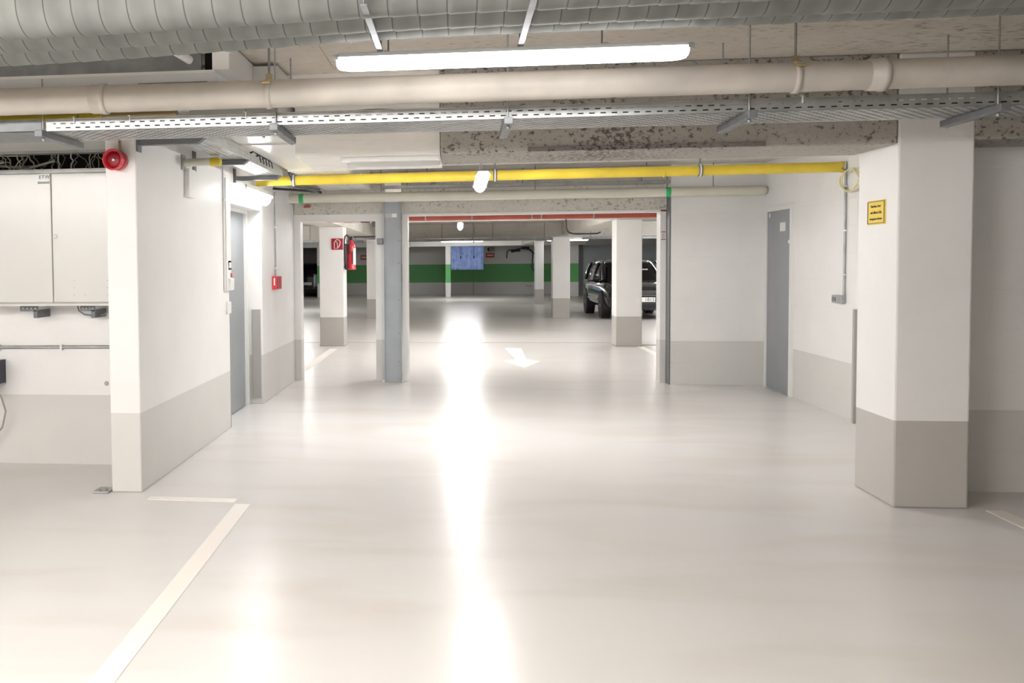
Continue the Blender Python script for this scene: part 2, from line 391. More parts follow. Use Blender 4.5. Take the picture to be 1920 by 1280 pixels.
pillar(-6.0, -5.78, 41.0, 41.25, 2.14, 'white post with bright green band right of the car in the far left bay', 'farframe_lit', False)
pillar(-6.85, -6.63, 41.0, 41.25, 2.14, 'white post at left edge of the small doorway view', 'farframe_lit', False)
# steel post
t = thing('steel_post', (-.78, 11.72, 0), 'tall blue-grey steel post between the narrow and the wide opening', 'post')
box(-.885, -.68, 11.68, 11.78, 0, 2.19).build('web', 'steel_blue', t, bevel=.004)
MB().box(-.885, -.879, 11.66, 11.68, 0, 2.19).box(-.686, -.68, 11.66, 11.68, 0, 2.19).build('flange', 'steel_blue', t)
for z in (.25, .6, 1.0, 1.45, 1.72):
    MB().lathe((-.71, 11.68, z), (0,-1,0), [(0,.006),(.004,.006),(.006,.003)], 8).build('bolt', 'grey_m', t)
lb = box(-.872, -.727, 11.677, 11.681, 2.0, 2.052).build('label_plate', 'galv', t); lb['label'] = 'grey and white plate'
box(-.79, -.729, 11.674, 11.677, 2.003, 2.049).build('white_sticker', 'label', lb)
MB().box(-.92, -.66, 11.70, 11.80, 0, .02).build('foot_plate', 'line', t)
# dark strip standing in for the dark gap at the wide opening's right edge
tag(box(2.445, 2.462, 11.6, 11.78, 0, 2.19).build('dark_gap_strip', 'grey_m'), 'narrow dark strip painting the gap up the right edge of the wide opening', 'edge strip')
tag(box(-.975, -.90, 11.74, 11.8, 1.68, 1.753).build('junction_box', 'galv_d', bevel=.004), 'small square grey box on jamb left of the blue-grey post', 'junction box')
t = thing('safety_notice', (2.41, 11.78, 1.69), 'small white notice with red edges on the right jamb of the wide opening', 'notice')
box(2.388, 2.437, 11.774, 11.78, 1.695, 1.79).build('sheet', 'label', t)
for z in (1.695, 1.783): box(2.386, 2.438, 11.772, 11.774, z, z+.009).build('red_stripe', 'sign_r', t)
for z in (1.72, 1.74, 1.757): box(2.398, 2.425, 11.772, 11.774, z, z+.004).build('print_line', 'ink', t)

# corner guards
tag(box(-2.12, -2.03, 9.778, 9.8, .065, .985).build('corner_guard', 'guard', bevel=.004), 'dark grey strip guarding the corner right of the left door', 'corner guard')
tag(box(2.495, 2.525, 6.45, 6.475, .40, 1.13).build('corner_guard', 'guard', bevel=.003), 'thin grey guard strip on back edge of the pillar with yellow sign', 'corner guard')
tag(box(-2.22, -2.008, 8.352, 8.362, 0, 1.0).build('corner_guard', 'guard'), 'grey guard strip at near edge of the left door recess', 'corner guard')

# ================================================================== LUMINAIRES
def luminaire(cx, cy, zb, length, axis, label, wdt=.105, hgt=.085, group='fluorescent lamps', zc=None, dm='tube'):
    t = thing('luminaire', (cx, cy, zb), label, 'lamp', group)
    def P(a, b, z): return Vector((cx+a, cy+b, zb+z)) if axis == 'x' else Vector((cx+b, cy+a, zb+z))
    h = length/2
    # diffuser: rounded trough
    rings = []
    for a, k in ((-h, .60), (-h+.008, .80), (-h+.03, .93), (-h+.07, 1), (h-.07, 1), (h-.03, .93), (h-.008, .80), (h, .60)):
        ring = []
        for i in range(17):
            u = PI+PI*i/16; ring.append(P(a, math.cos(u)*wdt/2*k, hgt*.72+math.sin(u)*hgt*.72*k))
        rings.append(ring)
    MB().rings(rings).build('diffuser', dm, t)
    mb = MB(); rings = []
    for a, k in ((-h+.005, .9), (-h+.03, 1), (h-.03, 1), (h-.005, .9)):
        rings.append([P(a, b*wdt/2*k*1.04, z) for b, z in ((-1, hgt*.72), (1, hgt*.72), (.8, hgt), (-.8, hgt))])
    mb.rings(rings, smooth=False); mb.build('housing', 'white_p', t)
    for s in (-.5, .5):
        for sd in (-1, 1):
            a = s*length; p0 = P(a-.012, sd*wdt*.50, hgt*.55); p1 = P(a+.012, sd*wdt*.56, hgt*.85)
            box(min(p0.x,p1.x), max(p0.x,p1.x), min(p0.y,p1.y), max(p0.y,p1.y), p0.z, p1.z).build('clip', 'galv', t)
    if zc:
        for s in (-.38, .38):
            p = P(s*length, 0, 0)
            MB().tube([(p.x, p.y, zb+hgt-.002), (p.x, p.y, zc)], .004, 6).build('hanger_rod', 'galv', t)
    return t
L0 = luminaire(.222, 4.25, 2.293, 1.49, 'x', 'long glaring lamp hung under the ducts at the top of the picture', .115, .072, dm='tube_soft')
for x in (-.30, .62):
    box(x-.012, x+.012, 4.19, 4.31, 2.3645, 2.3665).build('hanger_strap', 'galv', L0)
    MB().tube([(x, 4.295, 2.3665), (x, 4.295, 2.62)], .004).build('hanger_rod', 'galv', L0)
luminaire(.20, 8.2, 2.075, 1.2, 'y', 'bright lamp seen end-on hanging in front of the yellow pipe', zc=CH)
luminaire(.045, 15.6, 1.985, 1.2, 'y', 'small bright lamp seen end-on below the red pipe', .085, zc=CF)
luminaire(-1.93, 9.05, 2.04, 1.25, 'y', 'glaring lamp on the left wall above the grey door', .13, .14, dm='tube_soft')
luminaire(.15, 33.0, 2.14, 1.4, 'x', 'bright lamp at the far end above the blue sheet', zc=CF, dm='tube_soft')
luminaire(3.66, 33.0, 2.14, 1.35, 'x', 'bright far lamp seen either side of the shaded pillar', zc=CF, dm='tube_soft')
# unseen lamps added for brightness behind the photographer, besides the one mirrored in cabinet
luminaire(-1.5, 1.2, 2.45, 1.57, 'x', 'added ceiling lamp just left above the photographer', zc=CN)
luminaire(-5.8, .1, 2.40, 1.57, 'x', 'ceiling lamp in the left parking bay outside the picture', zc=CN)
luminaire(-4.8, -2.4, 2.45, 1.57, 'x', 'added ceiling lamp in the left parking bay behind the photographer', zc=CN)
luminaire(-2.6, -1.0, 2.45, 1.57, 'x', 'added ceiling lamp behind the photographer to the left', zc=CN)
luminaire(-3.9, .9, 2.45, 1.57, 'x', 'added ceiling lamp in front of the left bay outside the picture', zc=CN)
luminaire(-1.5, -4.2, 2.45, 1.57, 'x', 'added ceiling lamp in the aisle behind the photographer', zc=CN)
luminaire(.2, 18.4, 2.34, 1.2, 'y', 'added lamp in the hall hidden above behind the wide opening', zc=CF)  # this and the following hall lamps are added, unseen, to brighten the hall
luminaire(.10, 13.7, 2.35, 1.2, 'y', 'added lamp just behind the portal header hidden by it', zc=CF)  # added unseen, set so its reflection fills the central floor streak
luminaire(5.4, 19.0, 2.32, 1.4, 'x', 'added hall lamp hidden right of the wide opening', zc=CF)
luminaire(5.6, 22.8, 2.32, 1.4, 'x', 'added hall lamp hidden right before the parked car', zc=CF)
luminaire(-5.2, 17.9, 2.32, 1.4, 'x', 'added hall lamp hidden beyond the left bay wall', zc=CF)
luminaire(-5.2, 29.5, 2.32, 1.4, 'x', 'added hall lamp hidden left behind the hall beam', zc=CF)
luminaire(-5.2, 22.0, 2.32, 1.4, 'x', 'added hall lamp hidden left of the narrow opening', zc=CF)
luminaire(.2, 37.8, 2.32, 1.4, 'x', 'added hall lamp hidden above the rear beam', zc=CF)
luminaire(-6.2, 37.5, 2.32, 1.4, 'x', 'added hall lamp hidden in front of the far left bay', zc=CF, dm='tube_soft')
luminaire(6.6, 30.0, 2.32, 1.4, 'x', 'added hall lamp hidden behind the parked car', zc=CF)

# ================================================================== DUCTS
def duct(y, pts, r, label, k):
    """round wrapped duct along X; pts = [(x, z)]"""
    xs0, xs1 = pts[0][0], pts[-1][0]; n = 32; step = .009; pitch = .108
    N_ = int((xs1-xs0)/step); rings = []
    def zc(x):
        for (xa, za), (xb, zb) in zip(pts, pts[1:]):
            if x <= xb: 
                t = max(0, min(1, (x-xa)/(xb-xa))); t = t*t*(3-2*t) if False else t
                return za+(zb-za)*t
        return pts[-1][1]
    for i in range(N_+1):
        x = xs0+i*step; z = sum(zc(x+q) for q in (-.3, -.15, 0, .15, .3))/5
        ring = []
        ph = ((x-(xs0+xs1)/2)/pitch) % 1; rr = r - .004*ph - (.005 if ph < .06 or ph > .94 else 0)
        for j in range(n):
            a = 2*PI*j/n; ring.append(Vector((x, y+math.cos(a)*rr, z+math.sin(a)*rr)))
        rings.append(ring)
    return tag(MB().rings(rings).build('round_duct', 'duct'), label, 'duct', 'wrapped ducts along the ceiling')
duct(3.62, [(-5, 2.445), (-1.6, 2.452), (-.2, 2.485), (4.5, 2.488)], .118, 'nearest and highest of the three ribbed grey ducts', 0)
duct(3.87, [(-5, 2.447), (-1.7, 2.455), (-.2, 2.49), (4.5, 2.482)], .116, 'middle one of the three ribbed grey ducts', 1)
duct(4.12, [(-5, 2.438), (-1.8, 2.447), (-.2, 2.505), (4.5, 2.505)], .105, 'lowest rear one of the three ribbed grey ducts, nearest the lamp', 2)
def strap(x, label):
    t = thing('duct_hanger', (x, 3.87, CN), label, 'hanger', 'hangers of the ribbed ducts')
    MB().box(x-.012, x+.012, 3.47, 4.26, 2.368, 2.376).build('cross_bar', 'galv_d', t)
    for y in (3.485, 4.245): MB().tube([(x, y, 2.37), (x, y, CN)], .005, 8).build('threaded_rod', 'galv_d', t)
strap(-.33, 'steel hanger under the ribbed ducts above lamp left end')
strap(.27, 'steel hanger under the ribbed ducts above lamp middle')

# ================================================================== BEIGE DRAIN PIPE (near)
t = thing('drain_pipe', (0, 4.8, 2.2), 'long beige drain pipe crossing below the big lamp', 'pipe')
bz = 2.304
MB().tube([(-5, 4.8, bz+.003), (0, 4.8, bz), (5, 4.8, bz+.005)], .069, 28).build('pipe_run', 'beige', t)
for x in (-1.82, 1.94):
    z = bz+.001
    MB().lathe((x-.04, 4.8, z), (1,0,0), [(0,.070),(.001,.074),(.05,.074),(.052,.078),(.08,.078),(.082,.070)], 28).build('socket', 'beige', t)
for x in (-.935, 1.58):
    c = thing('pipe_clamp', (x, 4.8, bz), 'clamp and rod holding the beige drain pipe at its ' + ('left' if x < 0 else 'right'), 'clamp', 'clamps of the beige drain pipe')
    MB().lathe((x-.014, 4.8, bz), (1,0,0), [(0,.0695),(.001,.0745),(.027,.0745),(.028,.0695)], 28).build('ring', 'beige', c)
    MB().box(x-.016, x+.016, 4.792, 4.808, bz+.068, bz+.10).build('lug', 'brass', c)
    MB().lathe((x-.02, 4.725, bz+.045), (1,0,0), [(0,.008),(.04,.008)], 8).build('screw', 'brass', c)
    MB().tube([(x, 4.8, bz+.09), (x, 4.8, CN)], .006, 8).build('rod', 'galv_d', c)

# ================================================================== PERFORATED CABLE TRAY (near)
ty0, ty1, tz = 5.0, 5.42, 2.177
t = thing('cable_tray', (.3, 5.2, tz), 'long perforated galvanised cable tray crossing below the beige pipe', 'cable tray')
def slots(x0, x1, p, duty):
    us = []; x = x0
    while x < x1: us += [x, x+p*duty]; x += p
    us.append(x1); return us
us = slots(-2.2, 4.2, .0275, .99)      # half-pitch columns
us = [-2.2+.01375*i for i in range(int(6.4/.01375))]
vs = [tz, tz+.014, tz+.020, tz+.036, tz+.042, tz+.062]
def skf(i, j):
    if i < 3: return False
    if j == 1: return i % 4 in (0, 1)
    if j == 3: return i % 4 in (2, 3)
    return False
MB().holed(us, vs, lambda a, b: (a, ty0, b), skf, .0015, (0,1,0)).build('front_flange', 'galv', t)
MB().holed(us, vs, lambda a, b: (a, ty1, b), skf, -.0015, (0,1,0)).build('rear_flange', 'galv', t)
us2 = [-2.2+.01375*i for i in range(int(6.4/.01375))]; ny = 26
vs2 = [ty0+(ty1-ty0)*j/ny for j in range(ny+1)]
MB().holed(us2, vs2, lambda a, b: (a, b, tz), lambda i, j: j % 2 == 1 and 0 < j < ny-1 and (i+2*((j//2) % 2)) % 4 in (0, 1), .0012, (0,0,1)).build('perforated_bottom', 'galv', t)
MB().tube([(-2.2, ty0-.001, tz+.063), (4.2, ty0-.001, tz+.063)], .003, 6).build('rolled_edge', 'galv', t)
# end section left of the tray
tag(MB().box(-5, -2.225, 5.0, 5.003, 2.177, 2.243).box(-5, -2.225, 5.0, 5.42, 2.177, 2.18).build('solid_cable_channel', 'galv_d'), 'plain solid grey cable channel left of the perforated tray', 'cable channel')
for i, (x, lab, drop) in enumerate(((-2.21, 'first from left, above the grey cabinet', 1), (-.94, 'above the left wall lamp', 1), (.256, 'below the middle of the big lamp', 1), (1.427, 'right of the big lamp', 1), (2.565, 'in front of the pillar with yellow sign', 1))):
    b = thing('tray_bracket', (x, 5.2, 2.13), 'support arm under long cable tray, '+lab, 'bracket', 'support arms of the long cable tray')
    MB().prism([(4.92, 2.14), (5.5, 2.14), (5.5, 2.176), (4.92, 2.176)], x-.022, x+.022, 'x').build('arm', 'galv_d', b, bevel=.003)
    MB().tube([(x, 4.985, 2.13), (x, 4.985, CN)], .0045, 8).build('rod', 'galv', b)
    MB().tube([(x, 5.47, 2.13), (x, 5.47, CN)], .0045, 8).build('rod', 'galv', b)
    MB().lathe((x, 4.985, 2.122), (0,0,1), [(0,.004),(.002,.009),(.016,.009),(.018,.006)], 8).build('nut', 'galv', b)
# little clips on tray
for x, on in ((-2.04, 'first'), (-1.73, 'second'), (-1.1, 'third'), (1.68, 'fourth'), (2.71, 'fifth')):
    tag(MB().box(x-.003, x+.003, 4.992, 5.0, 2.215, 2.25).box(x-.012, x+.003, 4.99, 5.0, 2.247, 2.25).build('tray_clip', 'white_p'), on+' small pale hook clip from left on the long tray front flange', 'clip', 'hook clips on the long cable tray')
# cables in tray, sagging above the flange
def sag(x0, x1, n, z0, amp, y, r, name, label, m='cable'):
    pts = []
    for i in range(n+1):
        s = i/n; pts.append((x0+(x1-x0)*s, y, z0+amp*math.sin(PI*s)))
    return tag(MB().tube(pts, r, 8).build(name, m), label, 'cable', 'arching cables in the long cable tray')
sag(-.85, .0, 20, 2.20, .052, 5.12, .014, 'cable', 'dark blue cable arching over tray flange left of centre')
sag(-.1, .75, 20, 2.20, .046, 5.14, .011, 'cable', 'dark blue cable arching over tray flange at centre')
sag(.45, 1.5, 20, 2.20, .052, 5.12, .010, 'cable', 'dark blue cable arching over tray flange right of centre')
sag(-2.15, -.8, 20, 2.20, .056, 5.25, .022, 'cable', 'thick black cable in left end of the tray')
for y, rr_, on in ((5.045, .02, 'frontmost'), (5.36, .02, 'middle'), (5.395, .017, 'rearmost')):
    tag(MB().tube([(-2.1, y, 2.18+rr_), (1, y, 2.18+rr_), (4.1, y, 2.18+rr_)], rr_, 8).build('cable', 'black'), on+' straight black cable lying along the long cable tray', 'cable', 'dark cables lying in the long cable tray')
# ochre gas pipe above left
t = thing('gas_pipe', (-3.4, 5.5, 2.28), 'ochre yellow pipe under the beige pipe at far left', 'pipe')
MB().tube([(-5, 5.50, 2.341), (-2.07, 5.50, 2.341)], .033, 20).build('pipe_run', 'yellow', t)
MB().tube([(-2.07, 5.50, 2.341), (-1.62, 5.5, 2.341)], .024, 16).build('pipe_end', 'brass', t)

# ceiling channel box, top left
t = thing('ceiling_channel', (-3.1, 5.2, 2.45), 'grey-white boxed channel on ceiling at top left', 'channel')
MB().box(-5, -1.33, 4.97, 4.99, 2.47, 2.61).build('front_face', 'galv_d', t)
MB().box(-5, -1.26, 4.97, 5.45, 2.455, 2.47).build('bottom_panel', 'white_p', t)
MB().box(-1.27, -1.18, 4.97, 5.7, 2.47, 2.61).build('end_panel', 'plain', t)
MB().box(-1.33, -1.27, 5.05, 5.07, 2.47, 2.61).build('end_shade_panel', 'void_shade', t)  # dark sheet painting the shade inside the open end
MB().box(-1.75, -1.36, 5.2, 5.32, 2.452, 2.455).build('opening', 'void_shade', t)  # dark slab painted in for the shaded hole, panel is not cut
tag(MB().tube([(-1.46, 4.62, 2.56), (-1.42, 4.80, 2.535), (-1.38, 4.93, 2.515)], .022, 14).build('white_tube', 'white_p'), 'short white tube poking down by the dark channel opening', 'tube')
# fine ceiling joints
tag(MB().box(-.75, -.73, 4.6, 5.8, CN-.012, CN).build('ceiling_batten', 'wool'), 'thin batten on the ceiling board left of the big lamp', 'batten')

# ================================================================== LEFT BAY
t = thing('ventilation_duct', (-3.5, 6.0, 2.25), 'broad flat pale grey duct underside above the grey cabinet', 'duct')
MB().box(-6, -2.24, 5.60, 6.42, 2.25, 2.42).build('casing', 'cabinet', t, bevel=.004)
for y in (6.44, 6.50):
    tag(MB().box(-6, -2.22, y, y+.035, 2.235, 2.262).build('mounting_rail', 'galv'), 'shiny mounting rail %s above the tangled cables' % ('nearer' if y < 6.48 else 'farther'), 'rail', 'rails above the tangled cables')
struct(box(-6, -2.22, 6.69, 6.72, 2.12, 2.56).build('void_shade_board', 'void_shade'))  # near-black sheet standing in for the shade behind the cables
rnd = random.Random(3); mb = MB()
for i in range(46):
    x = -3.6+1.38*rnd.random(); y = 6.45+.16*rnd.random(); pts = [Vector((x, y, 2.118))]
    dx = rnd.uniform(-.12, .12)
    for k in range(1, 7): pts.append(Vector((x+dx*k/6+rnd.uniform(-.015,.015), y+rnd.uniform(-.01,.01), 2.118+.125*k/6)))
    mb.tube(pts, rnd.choice((.003,.004,.006)), 6)
for i in range(12):
    x = -3.8+.8*rnd.random(); z = 2.14+.06*rnd.random(); y = 6.42+.14*rnd.random()
    mb.tube([(x-.3, y, z+rnd.uniform(-.03,.03)), (x-.1, y, z), (x+.1, y, z+rnd.uniform(-.03,.04)), (x+.3, y, z+rnd.uniform(-.03,.04))], rnd.choice((.004,.007,.010)), 6)
tag(mb.build('cable_tangle', 'cable_g'), 'tangle of grey and brown cables on top of the grey cabinet', 'cables', kind='stuff')
t = thing('electrical_cabinet', (-2.8, 6.55, 1.19), 'wide grey-white two-door metal cabinet on wall left of the pier', 'cabinet')
MB().box(-3.4, -2.215, 6.42, 6.72, 1.19, 2.115).build('body', 'cabinet', t, bevel=.004)
box(-3.4, -2.215, 6.40, 6.42, 2.095, 2.122).build('top_rim', 'galv', t)
dl = box(-3.39, -2.795, 6.40, 6.42, 1.20, 2.09).build('door', 'cabinet', t, bevel=.004)
dr = box(-2.788, -2.22, 6.40, 6.42, 1.20, 2.09).build('door', 'cabinet', t, bevel=.004)
MB().lathe((-2.765, 6.40, 1.657), (0,-1,0), [(0,.016),(.004,.016),(.005,.011),(.009,.011),(.009,.004),(.006,.003)], 20).build('lock', 'white_p', dr)
pl = box(-2.872, -2.80, 6.397, 6.40, 2.035, 2.09).build('name_plate', 'label', dl)
box(-2.885, -2.80, 6.396, 6.40, 2.022, 2.036).build('plate_clip', 'galv_d', dl)
text('ETW', .034, FRONT, (-2.836, 6.3965, 2.066), 'ink', 'lettering', dl, spacing=1.15)
for x in (-2.64, -2.56, -2.40, -2.26):
    for z in (1.25, 1.30, 1.35): 
        if x != -2.56 or z == 1.25: MB().lathe((x, 6.40, z), (0,-1,0), [(0,.004),(.002,.003)], 6).build('rivet', 'galv', dr)
MB().box(-3.4, -2.215, 6.40, 6.46, 1.175, 1.19).build('base_rail', 'cabinet', t)
def bracket(x0, x1, xf, lab):
    b = thing('cabinet_bracket', (x0, 6.6, 1.1), lab, 'bracket', 'slotted brackets under the grey cabinet')
    us = [x0+(x1-x0)*i/9 for i in range(10)]
    MB().holed(us, [1.133, 1.146, 1.160, 1.174], lambda a, c: (a, 6.50, c), lambda i, j: j == 1 and i % 2 == 1, .004, (0,1,0)).build('slotted_face', 'grey_m', b)
    box(xf, xf+.028, 6.50, 6.72, 1.085, 1.14).build('foot', 'grey_m', b)
    MB().box(x0, x1, 6.50, 6.72, 1.170, 1.175).build('top_face', 'grey_m', b)
bracket(-3.085, -2.95, -2.985, 'slotted steel bracket under left half of the grey cabinet')
bracket(-2.64, -2.53, -2.56, 'slotted steel bracket under right half of the grey cabinet, beside the hanging cable')
tag(MB().tube([(-2.70, 6.6, 1.17), (-2.69, 6.6, 1.13), (-2.65, 6.6, 1.105), (-2.58, 6.6, 1.095), (-2.5, 6.6, 1.105), (-2.44, 6.6, 1.14), (-2.42, 6.6, 1.18)], .006, 8).build('hanging_cable', 'galv_d'), 'grey cable drooping beneath right half of the grey cabinet', 'cable')
t = thing('conduit', (-3, 6.7, .85), 'thin horizontal grey conduit on wall below the grey cabinet', 'conduit')
MB().tube([(-4.5, 6.705, .856), (-2.215, 6.705, .864)], .0125, 10).build('pipe_run', 'galv', t)
for x in (-3.35, -2.87, -2.4): box(x-.008, x+.008, 6.688, 6.72, .838, .882).build('clip', 'white_p', t)
tag(MB().lathe((-2.54, 6.72, .595), (0,-1,0), [(0,.016),(.006,.016),(.008,.012)], 16).build('wall_plug', 'galv'), 'small round plug on bay wall just left of pier above the grey dado', 'plug')
t = thing('control_box', (-3.3, 6.3, .59), 'grey box with dark blue side at left picture edge', 'box')
MB().box(-3.62, -3.335, 6.40, 6.72, .60, .77).build('casing', 'white_p', t, bevel=.004)
box(-3.335, -3.31, 6.40, 6.72, .60, .77).build('side_panel', 'cable', t)
box(-3.62, -3.31, 6.40, 6.72, .59, .60).build('base', 'galv', t)
tag(MB().tube([(-3.35, 6.6, .60), (-3.29, 6.6, .5), (-3.27, 6.62, .4), (-3.30, 6.62, .28), (-3.38, 6.62, .2)], .007, 8).build('hanging_cable', 'cable_g'), 'thin cable hanging from the box at left picture edge', 'cable')
t = thing('floor_fitting', (-2.26, 5.92, 0), 'small flat grey fitting on the floor at foot of the left pier', 'fitting')
MB().box(-2.32, -2.215, 5.85, 5.99, 0, .012).build('plate', 'galv', t, bevel=.003)
for x, y in ((-2.28, 5.88), (-2.24, 5.89), (-2.225, 5.96)): MB().lathe((x, y, .012), (0,0,1), [(0,.006),(.006,.005)], 8).build('bolt', 'grey_m', t)

# siren on left pier
t = thing('alarm_siren', (-2.122, 5.9, 2.11), 'round red alarm siren on top of the left pier', 'alarm')
MB().lathe((-2.118, 5.9, 2.11), (0,-1,0), [(0,.060),(.02,.062),(.045,.062),(.05,.056)], 36).build('base', 'red', t)
h = MB().lathe((-2.12, 5.86, 2.11), (-.10,-1,0), [(0,.056),(.03,.062),(.06,.067),(.066,.066),(.066,.058),(.04,.052)], 36).build('horn', 'red', t)
MB().lathe((-2.1245, 5.815, 2.11), (-.10,-1,0), [(-.03,.05),(-.004,.053),(-.002,.03),(.004,.02),(.004,.001)], 24).build('horn_throat', 'red_d', h)
MB().lathe((-2.125, 5.81, 2.11), (-.10,-1,0), [(0,.012),(.003,.010),(.003,.003)], 16).build('emblem', 'galv', h)
MB().tube([(-2.11, 5.885, 2.165), (-2.11, 5.885, 2.26)], .007, 10).build('cable_gland', 'brass', t)

# wall things on left wall (X=-2.01 plane)
t = thing('pipe_stub', (-1.86, 6.95, 2.17), 'pale pipe stub with yellow end beside the small cable tray', 'pipe')
MB().tube([(-2.01, 6.95, 2.205), (-1.80, 6.95, 2.205)], .030, 18).build('pipe_run', 'beige2', t)
MB().lathe((-1.80, 6.95, 2.205), (1,0,0), [(0,.032),(.06,.032),(.08,.026),(.08,0.001)], 18).build('yellow_end', 'yellow', t)
box(-2.01, -2.0, 6.9, 7.0, 2.15, 2.26).build('wall_plate', 'galv', t)
tag(box(-2.01, -1.97, 6.98, 7.16, 1.955, 2.165).build('wall_block', 'plain', bevel=.003), 'small upright white block on the left wall below the pipe stub', 'block')
t = thing('conduit', (-2.0, 8.15, 1.2), 'white vertical conduit beside the grey left door', 'conduit')
MB().tube([(-2.0, 8.15, 1.22), (-2.0, 8.15, 2.33)], .009, 8).build('pipe_run', 'white_p', t)
MB().box(-2.01, -1.985, 8.17, 8.33, 1.22, 2.2).build('cover_strip', 'plain', t)
for z in (1.5, 2.0): box(-2.01, -1.988, 8.135, 8.165, z, z+.015).build('clip', 'white_p', t)
for z0, z1, x, lab in ((1.40, 1.49, -1.985, 'upper white switch at near edge of the left door'), (1.225, 1.33, -1.96, 'white socket box below the red key at the left door'), (1.02, 1.125, -1.99, 'flat cream switch, lowest beside the left door')):
    s_ = thing('wall_switch', (-2.0, 8.3, z0), lab, 'switch', 'switches beside the left door')
    box(-2.01, x, 8.22, 8.34, z0, z1).build('box', 'white_p', s_, bevel=.006)
    box(x, x+.004, 8.245, 8.315, z0+.02, z1-.02).build('rocker', 'white_p', s_)
tag(MB().box(-2.01, -1.975, 8.30, 8.335, 1.338, 1.375).build('key_switch', 'red', bevel=.004), 'tiny red key box between white switches by the left door', 'key box')
t = thing('fire_call_point', (-1.97, 10.5, 1.17), 'small red call point box on the left wall beyond the grey door', 'call point')
MB().box(-2.01, -1.955, 10.33, 10.62, 1.175, 1.32).build('box', 'red', t, bevel=.006)
box(-1.99, -1.975, 10.326, 10.331, 1.22, 1.30).build('window', 'label', t)
t = thing('conduit', (-2.0, 10.5, 1.3), 'thin grey vertical conduit running down to red call point', 'conduit')
MB().tube([(-1.998, 10.5, 1.31), (-1.998, 10.5, 2.33)], .008, 8).build('pipe_run', 'galv', t)
for z in (1.40, 1.85, 2.25): box(-2.01, -1.985, 10.485, 10.515, z, z+.015).build('clip', 'white_p', t)

# ================================================================== SMALL PERFORATED TRAY along depth, left
t = thing('cable_tray', (-1.69, 7.4, 2.25), 'short perforated steel tray running back above the left wall lamp', 'cable tray')
yy = [5.75+.015*i for i in range(201)]
MB().holed(yy, [-1.79, -1.775, -1.765, -1.74, -1.73, -1.695, -1.685, -1.65, -1.64, -1.615, -1.605, -1.59], lambda a, b: (b, a, 2.25),
           lambda i, j: j in (1, 3, 5, 7, 9) and (i+j) % 4 in (0, 1), -.0015, (0,0,1)).build('perforated_bottom', 'galv', t)
MB().holed(yy, [2.25, 2.268, 2.274, 2.292, 2.298, 2.31], lambda a, b: (-1.59, a, b), lambda i, j: (j == 1 and i % 3 == 0) or (j == 3 and i % 3 == 1), -.0015, (1,0,0)).build('flange', 'galv', t)
MB().holed(yy, [2.25, 2.31], lambda a, b: (-1.79, a, b), lambda i, j: False, .0015, (1,0,0)).build('flange', 'galv', t)
for y, lab in ((5.95, 'nearest the long tray'), (7.25, 'in the middle'), (8.6, 'at its far end')):
    b = thing('tray_bracket', (-1.8, y, 2.21), 'grey wall arm under the short perforated tray, '+lab, 'bracket', 'arms of the short perforated tray')
    MB().prism([(-2.01, 2.21), (-1.62, 2.21), (-1.57, 2.247), (-2.01, 2.247)], y-.03, y+.03, 'y').build('arm', 'grey_m', b, bevel=.002)
    box(-2.01, -2.0, y-.04, y+.04, 2.17, 2.32).build('wall_plate', 'grey_m', b)
for i in range(5):
    y = 7.5+.12*i; dz = .05*(i % 2)
    tag(MB().tube([(-1.70, y, 2.27), (-1.66, y, 2.32), (-1.60, y+.05, 2.345+dz), (-1.56, y+.08, 2.31), (-1.555, y+.1, 2.262)], .006, 6).build('cable_loop', 'cable'), ('nearest','second nearest','middle','second farthest','farthest')[i]+' dark cable loop over edge of the short perforated tray', 'cable', 'cable loops at the short perforated tray')
tag(MB().tube([(-1.75, 5.8, 2.262), (-1.75, 8.7, 2.262)], .010, 8).build('cable', 'cable'), 'black cable lying inside the short perforated tray', 'cable')
# flat rectangular duct along depth
t = thing('ventilation_duct', (-1.3, 8.0, 2.32), 'flat rectangular pale duct running back left of the boarded beam', 'duct')
MB().box(-1.56, -1.225, 5.55, 11.5, 2.32, 2.60).box(-1.222, -1.03, 5.55, 11.5, 2.32, 2.60).build('casing', 'cabinet', t, bevel=.003)
for y in (6.9, 8.9, 10.4): box(-1.57, -1.02, y, y+.03, 2.312, 2.322).build('joint_flange', 'cabinet', t)
for y, lab in ((5.62, 'near the long tray'),):
    tag(MB().box(-1.10, -1.06, 5.45, 6.2, 2.255, 2.31).build('strut_channel', 'galv_d'), 'slanting steel strut under the flat duct near the long tray', 'strut')
tag(MB().tube([(-1.25, 6.0, 2.315), (-1.24, 6.0, 2.27), (-1.21, 6.02, 2.25), (-1.19, 6.02, 2.30)], .006, 6).build('hook', 'grey_m'), 'small dark hook hanging under the flat duct', 'hook')
# trunkings below boarded beam
for y, z, lab in ((6.02, 2.085, 'nearer'), (6.34, 2.083, 'farther')):
    tt = thing('cable_trunking', (-.4, y, z), lab+' white trunking under the boarded beam', 'trunking', 'trunkings under the boarded beam')
    box(-.72, -.11, y, y+.05, z, 2.115).build('trunk', 'white_p', tt, bevel=.003)
    box(-.72, -.66, y-.004, y+.054, z-.004, z+.02).build('end_sleeve', 'white_p', tt)

